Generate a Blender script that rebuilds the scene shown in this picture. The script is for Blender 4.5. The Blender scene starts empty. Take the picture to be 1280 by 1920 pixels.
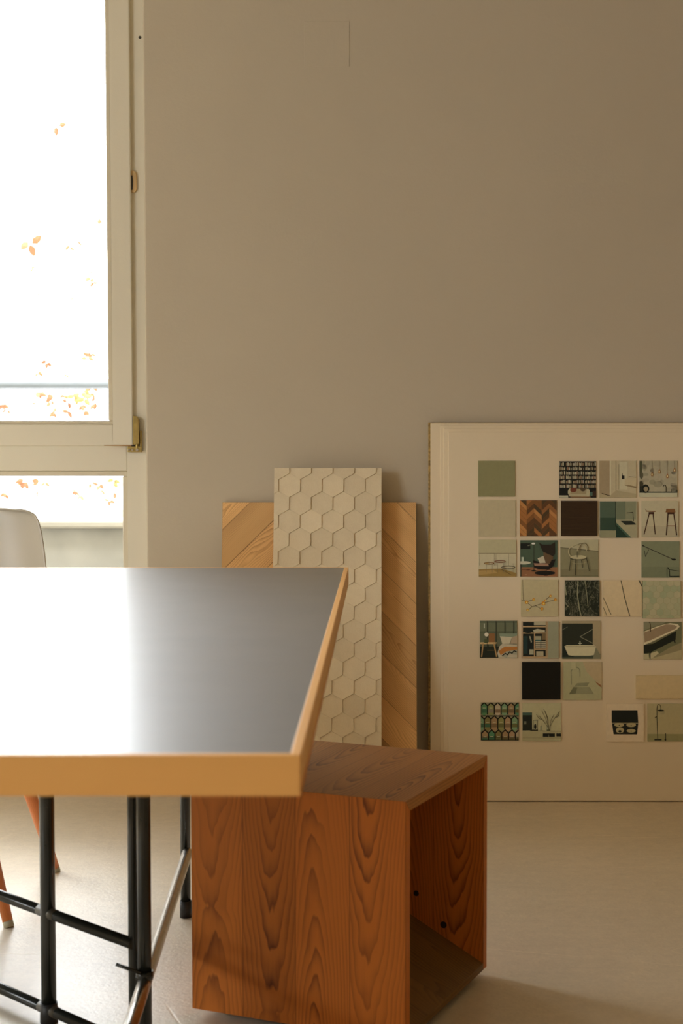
import bpy, bmesh, math, random
from mathutils import Vector, Matrix
R = random.Random(7)
sc = bpy.context.scene
COL = sc.collection

# ---------------------------------------------------------------- camera, sky, light, exposure
F, TH, CX, CY, CH = 2889.3, .0519, 715.5, 970.8, .977
cam = bpy.data.cameras.new('camera'); co = bpy.data.objects.new('camera', cam); COL.objects.link(co)
co.location = (0, 0, CH); co.rotation_euler = (math.pi/2 - TH, 0, 0)
cam.sensor_fit = 'AUTO'; cam.sensor_width = 36; cam.lens = F/1920*36
cam.shift_x = -(CX-640)/1920; cam.shift_y = (CY-960)/1920
cam.clip_start = .05; cam.clip_end = 200
cam.dof.use_dof = True; cam.dof.focus_distance = 3.7; cam.dof.aperture_fstop = 8.0
sc.camera = co

SKY = 1.0
EXPO = 3.50
w = bpy.data.worlds.new('sky'); sc.world = w; w.use_nodes = True
bg = w.node_tree.nodes['Background']; bg.inputs[0].default_value = (.95, 1, 1.03, 1); 
_nt = w.node_tree; _tc = _nt.nodes.new('ShaderNodeTexCoord'); _sx = _nt.nodes.new('ShaderNodeSeparateXYZ'); _mr = _nt.nodes.new('ShaderNodeMapRange')
_nt.links.new(_tc.outputs['Generated'], _sx.inputs[0]); _nt.links.new(_sx.outputs[2], _mr.inputs[0])
for _i, _v in enumerate((.05, .75, .95*SKY, 1.7*SKY)): _mr.inputs[_i+1].default_value = _v      # overcast sky, brighter towards the zenith
_nt.links.new(_mr.outputs[0], bg.inputs[1])

def portal(name, loc, rot, sx, sy):
    l = bpy.data.lights.new(name, 'AREA'); l.shape = 'RECTANGLE'; l.size = sx; l.size_y = sy
    l.cycles.is_portal = True
    o = bpy.data.objects.new(name, l); COL.objects.link(o); o.location = loc; o.rotation_euler = rot
portal('portal_back', (-1.87, 4.36, 1.55), (-math.pi/2, 0, 0), 2.46, 2.14)
portal('portal_left', (-3.25, .65, 1.6), (0, -math.pi/2, 0), 1.4, 1.7)

sc.view_settings.view_transform = 'Standard'; sc.view_settings.look = 'None'
sc.view_settings.gamma = 1; sc.view_settings.use_curve_mapping = False
sc.view_settings.exposure = EXPO
sc.cycles.use_denoising = True
sc.cycles.max_bounces = 12; sc.cycles.diffuse_bounces = 8; sc.cycles.transparent_max_bounces = 12
sc.cycles.caustics_reflective = False; sc.cycles.caustics_refractive = False
sc.cycles.sample_clamp_indirect = 6

# ---------------------------------------------------------------- pixel rays (used to measure, every hit is a real 3D place)
def ray(u, v):
    dx = (u-CX)/F; dz = -(v-CY)/F; c, s = math.cos(TH), math.sin(TH)
    return Vector((dx, c+dz*s, -s+dz*c))
O = Vector((0, 0, CH))
def hz(u, v, z):
    d = ray(u, v); return O + d*((z-CH)/d.z)
def hy(u, v, Y):
    d = ray(u, v); return O + d*(Y/d.y)
def hp(u, v, P, n):
    d = ray(u, v); return O + d*((P-O).dot(n)/d.dot(n))

# ---------------------------------------------------------------- material helpers
def lin(c):
    return tuple(((x/255)/12.92 if x/255 <= .04045 else ((x/255+.055)/1.055)**2.4) for x in c)
class NT:
    def __init__(s, name):
        s.m = bpy.data.materials.new(name); s.m.use_nodes = True; s.t = s.m.node_tree
        s.b = s.t.nodes['Principled BSDF']; s.out = s.t.nodes['Material Output']
    def n(s, k, **kw):
        x = s.t.nodes.new(k)
        for a, b in kw.items(): setattr(x, a, b)
        return x
    def put(s, sock, v):
        if isinstance(v, bpy.types.NodeSocket): s.t.links.new(v, sock)
        elif isinstance(v, (tuple, list)) and len(v) == 3 and sock.type == 'RGBA': sock.default_value = (*v, 1)
        else: sock.default_value = v
    def math(s, op, a, b=0.0, c=None):
        x = s.n('ShaderNodeMath', operation=op); s.put(x.inputs[0], a); s.put(x.inputs[1], b)
        if c is not None: s.put(x.inputs[2], c)
        return x.outputs[0]
    def mix(s, f, a, b, mode='MIX'):
        x = s.n('ShaderNodeMix', data_type='RGBA', blend_type=mode); s.put(x.inputs[0], f); s.put(x.inputs[6], a); s.put(x.inputs[7], b)
        return x.outputs[2]
    def noise(s, vec, scale, detail=3, rough=.5, dim='3D', dist=0):
        x = s.n('ShaderNodeTexNoise', noise_dimensions=dim); 
        if dim != '1D': s.put(x.inputs['Vector'], vec)
        else: s.put(x.inputs['W'], vec)
        x.inputs['Scale'].default_value = scale; x.inputs['Detail'].default_value = detail; x.inputs['Roughness'].default_value = rough
        x.inputs['Distortion'].default_value = dist
        return x.outputs['Fac']
    def xyz(s, a, b=0.0, c=0.0):
        x = s.n('ShaderNodeCombineXYZ'); s.put(x.inputs[0], a); s.put(x.inputs[1], b); s.put(x.inputs[2], c); return x.outputs[0]
    def ramp(s, f, *st):
        x = s.n('ShaderNodeValToRGB'); s.put(x.inputs[0], f); e = x.color_ramp.elements
        while len(e) < len(st): e.new(.5)
        for i, (p, c) in enumerate(st):
            e[i].position = p; e[i].color = (*c, 1) if len(c) == 3 else c
        return x.outputs[0]
    def maprange(s, v, a, b, c, d):
        x = s.n('ShaderNodeMapRange'); s.put(x.inputs[0], v)
        for i, k in enumerate((a, b, c, d)): x.inputs[i+1].default_value = k
        return x.outputs[0]
    def bump(s, h, strength, dist=.001):
        x = s.n('ShaderNodeBump'); x.inputs['Strength'].default_value = strength; x.inputs['Distance'].default_value = dist
        s.put(x.inputs['Height'], h); s.put(s.b.inputs['Normal'], x.outputs[0])
    def set(s, col=None, rough=None, metal=None, spec=None):
        if col is not None: s.put(s.b.inputs['Base Color'], col)
        if rough is not None: s.put(s.b.inputs['Roughness'], rough)
        if metal is not None: s.put(s.b.inputs['Metallic'], metal)
        if spec is not None: s.put(s.b.inputs['Specular IOR Level'], spec)
        return s
def simple(name, col, rough=.5, metal=0, spec=.5, var=.06, scale=30, bump=0):
    t = NT(name); o = t.n('ShaderNodeTexCoord').outputs['Object']
    nz = t.noise(o, scale, 4)
    f = t.maprange(nz, .3, .7, 1-var, 1+var)
    c = t.n('ShaderNodeVectorMath', operation='SCALE'); c.inputs[0].default_value = col; t.put(c.inputs['Scale'], f)
    t.set(c.outputs[0], rough, metal, spec)
    if bump: t.bump(nz, bump, .002)
    return t.m

def wood(name, light, dark, ring=150., boardw=.078, flame=.02, contrast=.9, rough=.45, spec=.4, jitter=.12, joint=.35, attr=False, fine=.25, vlow=3.0, vee=0):
    """u across the grain, v along it, in metres (UV map)"""
    t = NT(name)
    uv = t.n('ShaderNodeSeparateXYZ'); t.put(uv.inputs[0], t.n('ShaderNodeUVMap', uv_map='UV').outputs[0])
    u, v = uv.outputs[0], uv.outputs[1]
    bi = t.math('FLOOR', t.math('DIVIDE', u, boardw))
    ul = t.math('MULTIPLY', t.math('SUBTRACT', t.math('FRACT', t.math('DIVIDE', u, boardw)), .5), boardw)
    wn = t.n('ShaderNodeTexWhiteNoise', noise_dimensions='1D'); t.put(wn.inputs['W'], t.math('ADD', bi, 3.3))
    r1 = wn.outputs['Value']
    rc = t.n('ShaderNodeSeparateColor'); t.put(rc.inputs[0], wn.outputs['Color'])
    r2, r3 = rc.outputs[0], rc.outputs[1]
    x0 = t.math('MULTIPLY', t.math('SUBTRACT', r1, .5), boardw*1.1)
    vs = t.math('ADD', v, t.math('MULTIPLY', r2, 40))
    # wobble of the pith along and across
    wob = t.noise(t.xyz(t.math('MULTIPLY', u, 6), t.math('MULTIPLY', vs, vlow)), 1.0, 2, .5)
    wob2 = t.noise(t.xyz(t.math('MULTIPLY', u, 22), t.math('MULTIPLY', vs, 5)), 1.0, 3, .55)
    tt = t.math('ADD', t.math('MULTIPLY', t.math('SUBTRACT', wob, .5), flame*8), t.math('MULTIPLY', t.math('SUBTRACT', wob2, .5), flame*.9))
    tt = t.math('ADD', tt, t.math('MULTIPLY', t.math('SUBTRACT', r3, .35), flame*2))
    if vee:   # pith slightly tilted to the board face: nested flames
        x0 = t.math('MULTIPLY', t.math('SUBTRACT', r1, .5), boardw*.35)
        tt = t.math('ADD', .004, t.math('MULTIPLY', t.math('PINGPONG', vs, .62), vee))
        tt = t.math('ADD', tt, t.math('MULTIPLY', t.math('SUBTRACT', wob, .5), .018)); tt = t.math('ADD', tt, t.math('MULTIPLY', t.math('SUBTRACT', wob2, .5), .016))
    dx = t.math('ADD', t.math('SUBTRACT', ul, x0), t.math('MULTIPLY', t.math('SUBTRACT', t.noise(vs, 4, 2, .5, '1D'), .5), .012))
    rad = t.math('SQRT', t.math('ADD', t.math('MULTIPLY', dx, dx), t.math('MULTIPLY', tt, tt)))
    fr = t.math('FRACT', t.math('MULTIPLY', rad, ring))
    late = t.math('POWER', fr, 2.2)
    late = t.math('MULTIPLY', late, t.maprange(fr, .9, 1.0, 1, 0))
    msk = t.maprange(t.noise(t.xyz(t.math('MULTIPLY', u, 14), t.math('MULTIPLY', vs, 2.2)), 1.0, 2, .5), .35, .65, .35, 1.15)
    late = t.math('MULTIPLY', late, msk)
    if vee: late = t.math('MULTIPLY', late, t.maprange(t.math('ABSOLUTE', dx), .004, .032, 1.1, .62))
    fib = t.noise(t.xyz(t.math('MULTIPLY', u, 900), t.math('MULTIPLY', vs, 14)), 1.0, 3, .6)
    blot = t.noise(t.xyz(t.math('MULTIPLY', u, 20), t.math('MULTIPLY', vs, 3)), 1.0, 3, .5)
    f = t.math('ADD', t.math('MULTIPLY', late, contrast), t.math('MULTIPLY', t.math('SUBTRACT', fib, .5), fine))
    f = t.math('ADD', f, t.math('MULTIPLY', t.math('SUBTRACT', blot, .5), .5))
    col = t.mix(f, light, dark)
    br = t.math('ADD', 1-jitter, t.math('MULTIPLY', r2, 2*jitter))
    if joint:
        e = t.math('ABSOLUTE', ul)
        j = t.maprange(e, boardw/2-.0012, boardw/2-.0002, 1, 1-joint)
        br = t.math('MULTIPLY', br, j)
    if attr:
        at = t.n('ShaderNodeAttribute', attribute_name='Col')
        sx = t.n('ShaderNodeSeparateColor'); t.put(sx.inputs[0], at.outputs['Color'])
        br = t.math('MULTIPLY', br, t.math('MULTIPLY', sx.outputs[0], 2))
    sc_ = t.n('ShaderNodeVectorMath', operation='SCALE'); t.put(sc_.inputs[0], col); t.put(sc_.inputs['Scale'], br)
    t.set(sc_.outputs[0], rough, 0, spec)
    t.bump(t.math('ADD', late, t.math('MULTIPLY', fib, .5)), .25, .0006)
    return t.m

# walls and the like
def paint(name, col, rough=.75, bump=.12, scale=9):
    t = NT(name); o = t.n('ShaderNodeTexCoord').outputs['Object']
    a = t.noise(o, scale, 5, .6); b = t.noise(o, 160, 3, .5)
    k = t.maprange(t.noise(o, 1.3, 4, .6), .3, .7, .975, 1.025)
    c = t.n('ShaderNodeVectorMath', operation='SCALE'); c.inputs[0].default_value = col; t.put(c.inputs['Scale'], k)
    t.set(c.outputs[0], rough, 0, .3)
    t.bump(t.math('ADD', a, t.math('MULTIPLY', b, .12)), bump, .012)
    return t.m

M = {}
M['wall'] = paint('painted_plaster', (.555, .50, .40))
M['wall_far'] = paint('painted_plaster_room', (.60, .51, .37))
M['wall_dim'] = paint('painted_plaster_clay', (.42, .34, .23))
M['ceiling'] = paint('ceiling_paint', (.62, .50, .33))
M['frame'] = paint('window_paint', (.77, .74, .63), rough=.4, bump=.04, scale=20)
M['bead'] = paint('window_bead_paint', (.70, .65, .52), rough=.4, bump=.03, scale=20)
M['board'] = paint('white_board_face', (.82, .72, .545), rough=.6, bump=.02)
M['board_edge'] = simple('particle_board', (.36, .24, .08), .85, var=.5, scale=160, bump=.5)
M['brass'] = simple('yellowed_zinc', (.45, .34, .12), .35, .8, var=.15, scale=60)
M['steel_dark'] = simple('dark_slot', (.04, .035, .02), .5)
M['cream_plastic'] = simple('cream_plastic', (.62, .43, .2), .45)
M['black_tube'] = simple('black_lacquered_tube', (.016, .018, .014), .22, 0, .6, var=.1, scale=50)
M['rubber'] = simple('black_rubber', (.012, .012, .012), .5)
M['chrome'] = simple('worn_chrome', (.50, .46, .40), .26, 1, var=.25, scale=90)
M['weld'] = simple('brazed_joint', (.12, .11, .09), .4, .6)
M['shell'] = simple('white_shell_plastic', (.50, .48, .42), .38, 0, .5, var=.01, scale=5)
M['wire'] = simple('black_wire', (.02, .02, .02), .4)
M['knot'] = simple('dark_knot', (.018, .007, .003), .6)
M['bare_wood'] = simple('bare_wood', (.42, .24, .10), .7)
M['felt'] = simple('pale_felt', (.45, .42, .30), .9)
M['concrete'] = simple('pale_concrete', (.18, .168, .14), .9, 0, .1, var=.14, scale=9, bump=.4)
M['concrete_dark'] = simple('weathered_concrete_cap', (.21, .19, .15), .9, 0, .1, var=.1, scale=7, bump=.4)
M['rail'] = simple('painted_rail', (.10, .112, .12), .5)
M['leaf'] = simple('autumn_leaf', (.17, .072, .03), .7, 0, .2, var=.35, scale=9)
M['leaf_green'] = simple('yellow_green_leaf', (.15, .115, .035), .7, 0, .2, var=.3, scale=9)
M['twig'] = simple('brown_twig', (.30, .19, .09), .8)

t = NT('polished_screed'); o_ = t.n('ShaderNodeTexCoord').outputs['Object']
big = t.noise(o_, 1.6, 5, .6); mid = t.noise(o_, 34, 5, .65); small = t.noise(o_, 120, 3, .6)
st = t.n('ShaderNodeMapping'); st.inputs['Scale'].default_value = (3, 60, 1); st.inputs['Rotation'].default_value = (0, 0, .1); t.put(st.inputs[0], o_)
streak = t.noise(st.outputs[0], 1.0, 4, .7)
def scratch(rot, sx, sy, th):
    m = t.n('ShaderNodeMapping'); m.inputs['Scale'].default_value = (sx, sy, 1); m.inputs['Rotation'].default_value = (0, 0, rot); t.put(m.inputs[0], o_)
    v = t.n('ShaderNodeTexVoronoi', feature='DISTANCE_TO_EDGE'); t.put(v.inputs['Vector'], m.outputs[0]); v.inputs['Scale'].default_value = 1
    return t.maprange(v.outputs['Distance'], 0, th, 1, 0)
scr = t.math('MULTIPLY', t.math('ADD', scratch(.7, 1.1, 3.0, .004), scratch(-1.1, 1.4, 2.6, .004)), t.maprange(t.noise(o_, 4, 2), .52, .62, 0, 1))
k = t.math('ADD', t.maprange(big, .3, .7, .92, 1.08), t.math('ADD', t.math('MULTIPLY', t.math('SUBTRACT', mid, .5), .26), t.math('MULTIPLY', t.math('SUBTRACT', small, .5), .22)))
k = t.math('ADD', k, t.math('MULTIPLY', t.math('SUBTRACT', streak, .5), .12))
k = t.math('ADD', k, t.math('MULTIPLY', scr, .22))
c = t.n('ShaderNodeVectorMath', operation='SCALE'); c.inputs[0].default_value = (.74, .65, .51); t.put(c.inputs['Scale'], k)
t.set(c.outputs[0], t.maprange(small, .3, .7, .30, .34), 0, .5)
t.b.inputs['IOR'].default_value = 1.38
t.bump(t.math('ADD', t.math('MULTIPLY', mid, .12), t.math('ADD', t.math('MULTIPLY', small, .26), t.math('MULTIPLY', scr, -.1))), .6, .004)
M['floor'] = t.m

t = NT('dark_linoleum'); o_ = t.n('ShaderNodeTexCoord').outputs['Object']
a = t.noise(o_, 60, 4, .6); sp = t.noise(o_, 9, 3, .5)
mk = t.maprange(t.noise(o_, 22, 2, .5), .74, .80, 0, .04)
col = t.mix(t.math('ADD', t.math('MULTIPLY', a, .4), mk), (.034, .033, .030), (.075, .072, .064))
t.set(col, .6, 0, .5)
t.b.inputs['IOR'].default_value = 1.6; t.b.inputs['Coat Weight'].default_value = 1; t.b.inputs['Coat IOR'].default_value = 1.4
t.put(t.b.inputs['Coat Roughness'], t.maprange(sp, .3, .7, .29, .31))
t.bump(a, .05, .0008)
M['lino'] = t.m

M['pine'] = wood('stained_pine', lin((205, 120, 44)), lin((78, 30, 7)), ring=190, boardw=.09725, flame=.024, contrast=.85, vee=.095, rough=.5, spec=.3, joint=.45, jitter=.14)
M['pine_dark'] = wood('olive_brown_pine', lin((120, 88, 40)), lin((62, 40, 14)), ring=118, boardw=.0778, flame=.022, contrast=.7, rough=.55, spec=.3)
M['pine_top'] = wood('pine_top_glare', lin((196, 134, 68)), lin((102, 54, 20)), ring=190, boardw=.09725, flame=.024, contrast=.85, vee=.095, rough=.48, spec=.35, joint=.35, jitter=.1)  # same pine, paler and less red: window glare on the top painted into the colour
M['oak'] = wood('oiled_oak', lin((232, 188, 128)), lin((160, 106, 56)), ring=300, boardw=.12, flame=.022, contrast=.7, rough=.5, jitter=.05, joint=0, attr=True, fine=.6, vlow=1.6)
M['beech'] = wood('beech_lipping', lin((238, 184, 110)), lin((216, 150, 78)), ring=300, boardw=3.0, flame=.01, contrast=.3, rough=.42, joint=0, jitter=.02, fine=.2)
M['leg_wood'] = wood('maple_leg', lin((214, 128, 68)), lin((180, 92, 42)), ring=300, boardw=3.0, flame=.01, contrast=.35, rough=.4, joint=0, jitter=.02)

t = NT('fabric_tile'); o_ = t.n('ShaderNodeTexCoord').outputs['Object']
a = t.noise(o_, 420, 3, .7); b = t.noise(o_, 45, 4, .6)
st = t.n('ShaderNodeMapping'); st.inputs['Scale'].default_value = (900, 1, 120); t.put(st.inputs[0], o_)
wv = t.noise(st.outputs[0], 1, 2, .6)
at = t.n('ShaderNodeAttribute', attribute_name='Col')
f = t.math('ADD', t.math('MULTIPLY', a, .5), t.math('ADD', t.math('MULTIPLY', wv, .35), t.math('MULTIPLY', b, .35)))
col = t.mix(f, lin((214, 199, 168)), lin((242, 230, 204)))
col = t.mix(1.0, col, at.outputs['Color'], 'MULTIPLY')
t.set(col, .9, 0, .15); t.bump(f, .35, .0012)
M['hex'] = t.m

t = NT('printed_card'); at = t.n('ShaderNodeAttribute', attribute_name='Col')
o_ = t.n('ShaderNodeTexCoord').outputs['Object']
k = t.maprange(t.noise(o_, 90, 3, .6), .3, .7, .96, 1.04)
c = t.n('ShaderNodeVectorMath', operation='SCALE'); t.put(c.inputs[0], at.outputs['Color']); t.put(c.inputs['Scale'], k)
t.set(c.outputs[0], .42, 0, .3); M['print'] = t.m

t = NT('green_marble'); o_ = t.n('ShaderNodeTexCoord').outputs['Object']
wp = t.n('ShaderNodeMapping'); wp.inputs['Scale'].default_value = (1, 1, .45); t.put(wp.inputs[0], o_)
n1 = t.noise(wp.outputs[0], 40, 6, .65, dist=1.5); v1 = t.math('ABSOLUTE', t.math('SUBTRACT', n1, .5))
n2 = t.noise(o_, 90, 5, .7, dist=.8)
f = t.math('ADD', t.maprange(v1, 0, .016, .75, 0), t.maprange(n2, .52, .72, 0, .45))
t.set(t.mix(f, (.010, .020, .013), (.38, .38, .27)), .3, 0, .4); M['green_marble'] = t.m

# glass: thin clear pane
t = NT('window_glass')
tr = t.n('ShaderNodeBsdfTransparent'); gl = t.n('ShaderNodeBsdfGlossy'); gl.inputs['Roughness'].default_value = .02
fr = t.n('ShaderNodeFresnel'); fr.inputs[0].default_value = 1.45
mx = t.n('ShaderNodeMixShader'); t.put(mx.inputs[0], fr.outputs[0]); t.put(mx.inputs[1], tr.outputs[0]); t.put(mx.inputs[2], gl.outputs[0])
t.t.links.new(mx.outputs[0], t.out.inputs[0]); M['glass'] = t.m

# ---------------------------------------------------------------- mesh builder
class MB:
    def __init__(s): s.v = []; s.f = []; s.uv = []; s.c = []; s.m = []; s.sm = []
    def face(s, pts, uv=None, col=(.5, .5, .5), mat=0, smooth=False):
        i = len(s.v); s.v += [Vector(p) for p in pts]; s.f.append(list(range(i, i+len(pts))))
        s.uv.append(uv or [(0, 0)]*len(pts)); s.c.append(col); s.m.append(mat); s.sm.append(smooth)
    def box(s, o, a, b, c, grain=2, col=(.5, .5, .5), mat=0, off=None):
        """corner o and three edge vectors; grain = index of the edge the grain follows"""
        o = Vector(o); E = [Vector(a), Vector(b), Vector(c)]
        if E[0].cross(E[1]).dot(E[2]) < 0: s.box(o+E[0], -E[0], b, c, grain, col, mat, off); return s
        L = [e.length for e in E]; ou, ov = off if off else (0, 0)
        for i in range(3):
            j, k = (i+1) % 3, (i+2) % 3
            for sgn in (0, 1):
                q = [(0, 0), (1, 0), (1, 1), (0, 1)]
                if not sgn: q = q[::-1]
                P = []; U = []
                for x, y in q:
                    P.append(o+E[i]*sgn+E[j]*x+E[k]*y)
                    if grain == j: U.append((y*L[k]+ou, x*L[j]+ov))
                    elif grain == k: U.append((x*L[j]+ou, y*L[k]+ov))
                    else: U.append((x*L[j]+ou, y*L[k]*.2+ov))
                s.face(P, U, col, mat)
        return s
    def abox(s, x0, x1, y0, y1, z0, z1, **kw):
        return s.box((x0, y0, z0), (x1-x0, 0, 0), (0, y1-y0, 0), (0, 0, z1-z0), **kw)
    def tube(s, A, B, r0, r1=None, n=20, caps=True, mat=0, col=(.5, .5, .5)):
        A, B = Vector(A), Vector(B); r1 = r0 if r1 is None else r1
        d = (B-A); L = d.length; d.normalize(); x = d.orthogonal().normalized(); y = d.cross(x)
        ra = [A+(x*math.cos(2*math.pi*i/n)+y*math.sin(2*math.pi*i/n))*r0 for i in range(n)]
        rb = [B+(x*math.cos(2*math.pi*i/n)+y*math.sin(2*math.pi*i/n))*r1 for i in range(n)]
        for i in range(n):
            j = (i+1) % n; cu = 2*math.pi*r0/n
            s.face([ra[i], ra[j], rb[j], rb[i]], [(i*cu, 0), ((i+1)*cu, 0), ((i+1)*cu, L), (i*cu, L)], col, mat, True)
        if caps: s.face(ra[::-1], None, col, mat); s.face(rb, None, col, mat)
        return s
    def path(s, P, r, n=14, mat=0, col=(.5, .5, .5)):
        for a, b in zip(P, P[1:]): s.tube(a, b, r, r, n, True, mat, col)
        return s
    def build(s, name, mats, parent=None, origin=None, bevel=0, seg=2, weld=True):
        o0 = Vector(origin) if origin is not None else (parent.location.copy() if parent is not None and parent.type == 'EMPTY' and parent.parent is None else Vector((0, 0, 0)))
        if parent is not None and origin is None:
            o0 = Vector((0, 0, 0)); p = parent
            while p is not None: o0 += p.location; p = p.parent
        me = bpy.data.meshes.new(name)
        me.from_pydata([v-o0 for v in s.v], [], s.f)
        me.uv_layers.new(name='UV'); me.color_attributes.new('Col', 'FLOAT_COLOR', 'CORNER')
        ul = me.uv_layers['UV']; ca = me.color_attributes['Col']
        k = 0
        for fi, f in enumerate(s.f):
            for q in range(len(f)):
                ul.data[k].uv = s.uv[fi][q]; ca.data[k].color = (*s.c[fi], 1); k += 1
        if not isinstance(mats, (list, tuple)): mats = [mats]
        for m in mats: me.materials.append(m)
        for p, mi, sm in zip(me.polygons, s.m, s.sm): p.material_index = mi; p.use_smooth = sm
        if weld:
            b = bmesh.new(); b.from_mesh(me); bmesh.ops.remove_doubles(b, verts=b.verts, dist=1e-5); b.to_mesh(me); b.free()
        o = bpy.data.objects.new(name, me); COL.objects.link(o)
        if parent is not None: o.parent = parent
        else: o.location = o0
        if bevel:
            m = o.modifiers.new('bevel', 'BEVEL'); m.width = bevel; m.segments = seg; m.limit_method = 'ANGLE'; m.angle_limit = math.radians(40)
            m.harden_normals = False
        return o
def tag(o, label=None, cat=None, group=None, kind=None):
    if label: o['label'] = label
    if cat: o['category'] = cat
    if group: o['group'] = group
    if kind: o['kind'] = kind
    return o
def thing(name, label, cat, loc=(0, 0, 0), group=None, kind=None):
    o = bpy.data.objects.new(name, None); COL.objects.link(o); o.location = loc; o.empty_display_size = .1
    return tag(o, label, cat, group, kind)
def struct(o): o['kind'] = 'structure'; return o

# ---------------------------------------------------------------- room shell
WY = 4.17; XL, XR, YB, ZC = -3.2, 2.7, -2.6, 2.8
WX = -.637           # edge of the window recess
WXL, WZ0, WZ1 = -3.1, .34, 2.62
struct(MB().abox(XL-.2, XR+.2, YB-.2, WY+.3, -.15, 0).build('floor', M['floor']))
struct(MB().abox(XL-.2, XR+.2, YB-.2, WY+.3, ZC, ZC+.15).build('ceiling', M['ceiling']))
# back wall: one mesh, softly rounded reveal edge
wb = MB(); r = .005; Y1 = WY+.26
wb.abox(XL-.2, WXL, WY, Y1, 0, ZC); wb.abox(WXL, WX+.0, WY, Y1, WZ1, ZC); wb.abox(WXL, WX, WY, Y1, 0, WZ0)
arc = [(WX+r-r*math.cos(a), WY+r-r*math.sin(a)) for a in [math.pi/2*i/6 for i in range(7)]]
prof = [(XR+.2, Y1), (WX, Y1)] + arc + [(XR+.2, WY)]
for (x0, y0), (x1, y1) in zip(prof, prof[1:]+prof[:1]):
    wb.face([(x0, y0, 0), (x0, y0, ZC), (x1, y1, ZC), (x1, y1, 0)][::-1])
wb.face([(x, y, ZC) for x, y in prof][::-1]); wb.face([(x, y, 0) for x, y in prof])
struct(wb.build('wall_back', M['wall']))
# left wall with its own wide window, out of frame, that lights the room from the side
LY0, LY1, LZ0, LZ1 = -.2, 1.5, .9, 2.3
wl = MB()
wl.abox(XL-.2, XL, YB-.2, LY0, 0, ZC); wl.abox(XL-.2, XL, LY1, WY+.3, 0, ZC)
wl.abox(XL-.2, XL, LY0, LY1, 0, LZ0); wl.abox(XL-.2, XL, LY0, LY1, LZ1, ZC)
struct(wl.build('wall_left', M['wall_far']))
struct(MB().abox(XR, XR+.2, YB-.2, WY+.3, 0, ZC).build('wall_right', M['wall_dim']))
struct(MB().abox(XL-.2, XR+.2, YB-.2, YB, 0, ZC).build('wall_front', M['wall_far']))
w2 = MB()
for y in (LY0, (LY0+LY1)/2-.035, LY1-.07): w2.abox(XL-.12, XL-.06, y, y+.07, LZ0, LZ1)
w2.abox(XL-.12, XL-.06, LY0, LY1, LZ0, LZ0+.07); w2.abox(XL-.12, XL-.06, LY0, LY1, LZ1-.07, LZ1)
struct(w2.build('window_2', M['frame']))

# round hairline fixing hole beside the window and the flush cover plate on the wall
a = hy(570, 40, WY); b = hy(655, 125, WY)
pl = MB().abox(a.x, b.x, WY-.0011, WY-.0002, b.z, a.z).build('cover_plate', M['wall'], origin=((a.x+b.x)/2, WY, b.z), bevel=.0004)
tag(pl, 'square blank cover plate painted over in wall colour, high on the wall', 'cover plate')

# ---------------------------------------------------------------- window in the back wall
FY = 4.192; SY = 4.178; D = .07      # front planes of fixed frame and of the sash
win = bpy.data.objects.new('window_1', None); COL.objects.link(win); win.location = (-1.5, FY, 0); struct(win)
xg2 = hy(230, 1060, FY).x; xb2 = hy(239.5, 1000, FY).x
z_tr0 = hy(0, 893, FY).z; z_beadlow = hy(0, 883, FY).z
z_tr1 = hy(0, 833, FY).z
xso = hy(249, 830, SY).x; xsg = hy(202.5, 785, SY).x; xsb = hy(211.5, 795, SY).x
z_s0 = hy(0, 835.5, SY).z; z_sg = hy(0, 789, SY).z; z_sb = hy(0, 796, SY).z
fx0 = -1.55  # meeting mullion, off frame
ff = MB()
ff.abox(xb2, WX+.03, FY, FY+D, WZ0, WZ1)                         # right jamb
ff.abox(fx0-.05, fx0+.05, FY, FY+D, WZ0, WZ1); ff.abox(WXL, WXL+.06, FY, FY+D, WZ0, WZ1)
ff.abox(fx0+.05, xb2, FY, FY+D, z_beadlow, z_tr1+.02)             # transom
ff.abox(WXL+.06, fx0-.05, FY, FY+D, z_beadlow, z_tr1+.02)
ff.abox(WXL+.06, xb2, FY, FY+D, WZ1-.06, WZ1); ff.abox(WXL+.06, xb2, FY, FY+D, WZ0, WZ0+.07)
ff.build('window_frame', M['frame'], win, bevel=.0025)
bd = MB()   # beads round the lower pane
bd.abox(xg2, xb2, FY+.006, FY+.05, WZ0+.07, z_tr0); bd.abox(fx0+.05, xb2, FY+.006, FY+.05, z_tr0, z_beadlow)
bd.abox(fx0+.05, fx0+.065, FY+.006, FY+.05, WZ0+.07, z_tr0); bd.abox(fx0+.05, xb2, FY+.006, FY+.05, WZ0+.07, WZ0+.085)
bd.build('glazing_bead', M['bead'], win, bevel=.003)
MB().abox(fx0+.05, xb2, FY+.03, FY+.034, WZ0+.07, z_beadlow).build('lower_pane', M['glass'], win)
sash = MB(); zt = 2.56; xl = fx0-.005
sash.abox(hy(211.5, 795, SY).x, xso, SY, SY+.06, z_s0, zt)        # stile
sash.abox(xl, xsb, SY, SY+.06, z_s0, z_sb); sash.abox(xl, xsb, SY, SY+.06, zt-.08, zt); sash.abox(xl, xl+.07, SY, SY+.06, z_sb, zt-.08)
so = sash.build('sash', M['frame'], win, bevel=.003)
sb = MB()
sb.abox(xsg, xsb, SY+.005, SY+.045, z_sg, zt-.08); sb.abox(xl+.07, xsb, SY+.005, SY+.045, z_sb, z_sg)
sb.build('glazing_bead', M['bead'], so, bevel=.003)
MB().abox(xl+.07, xsb, SY+.026, SY+.03, z_sb, zt-.08).build('upper_pane', M['glass'], so)
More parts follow.
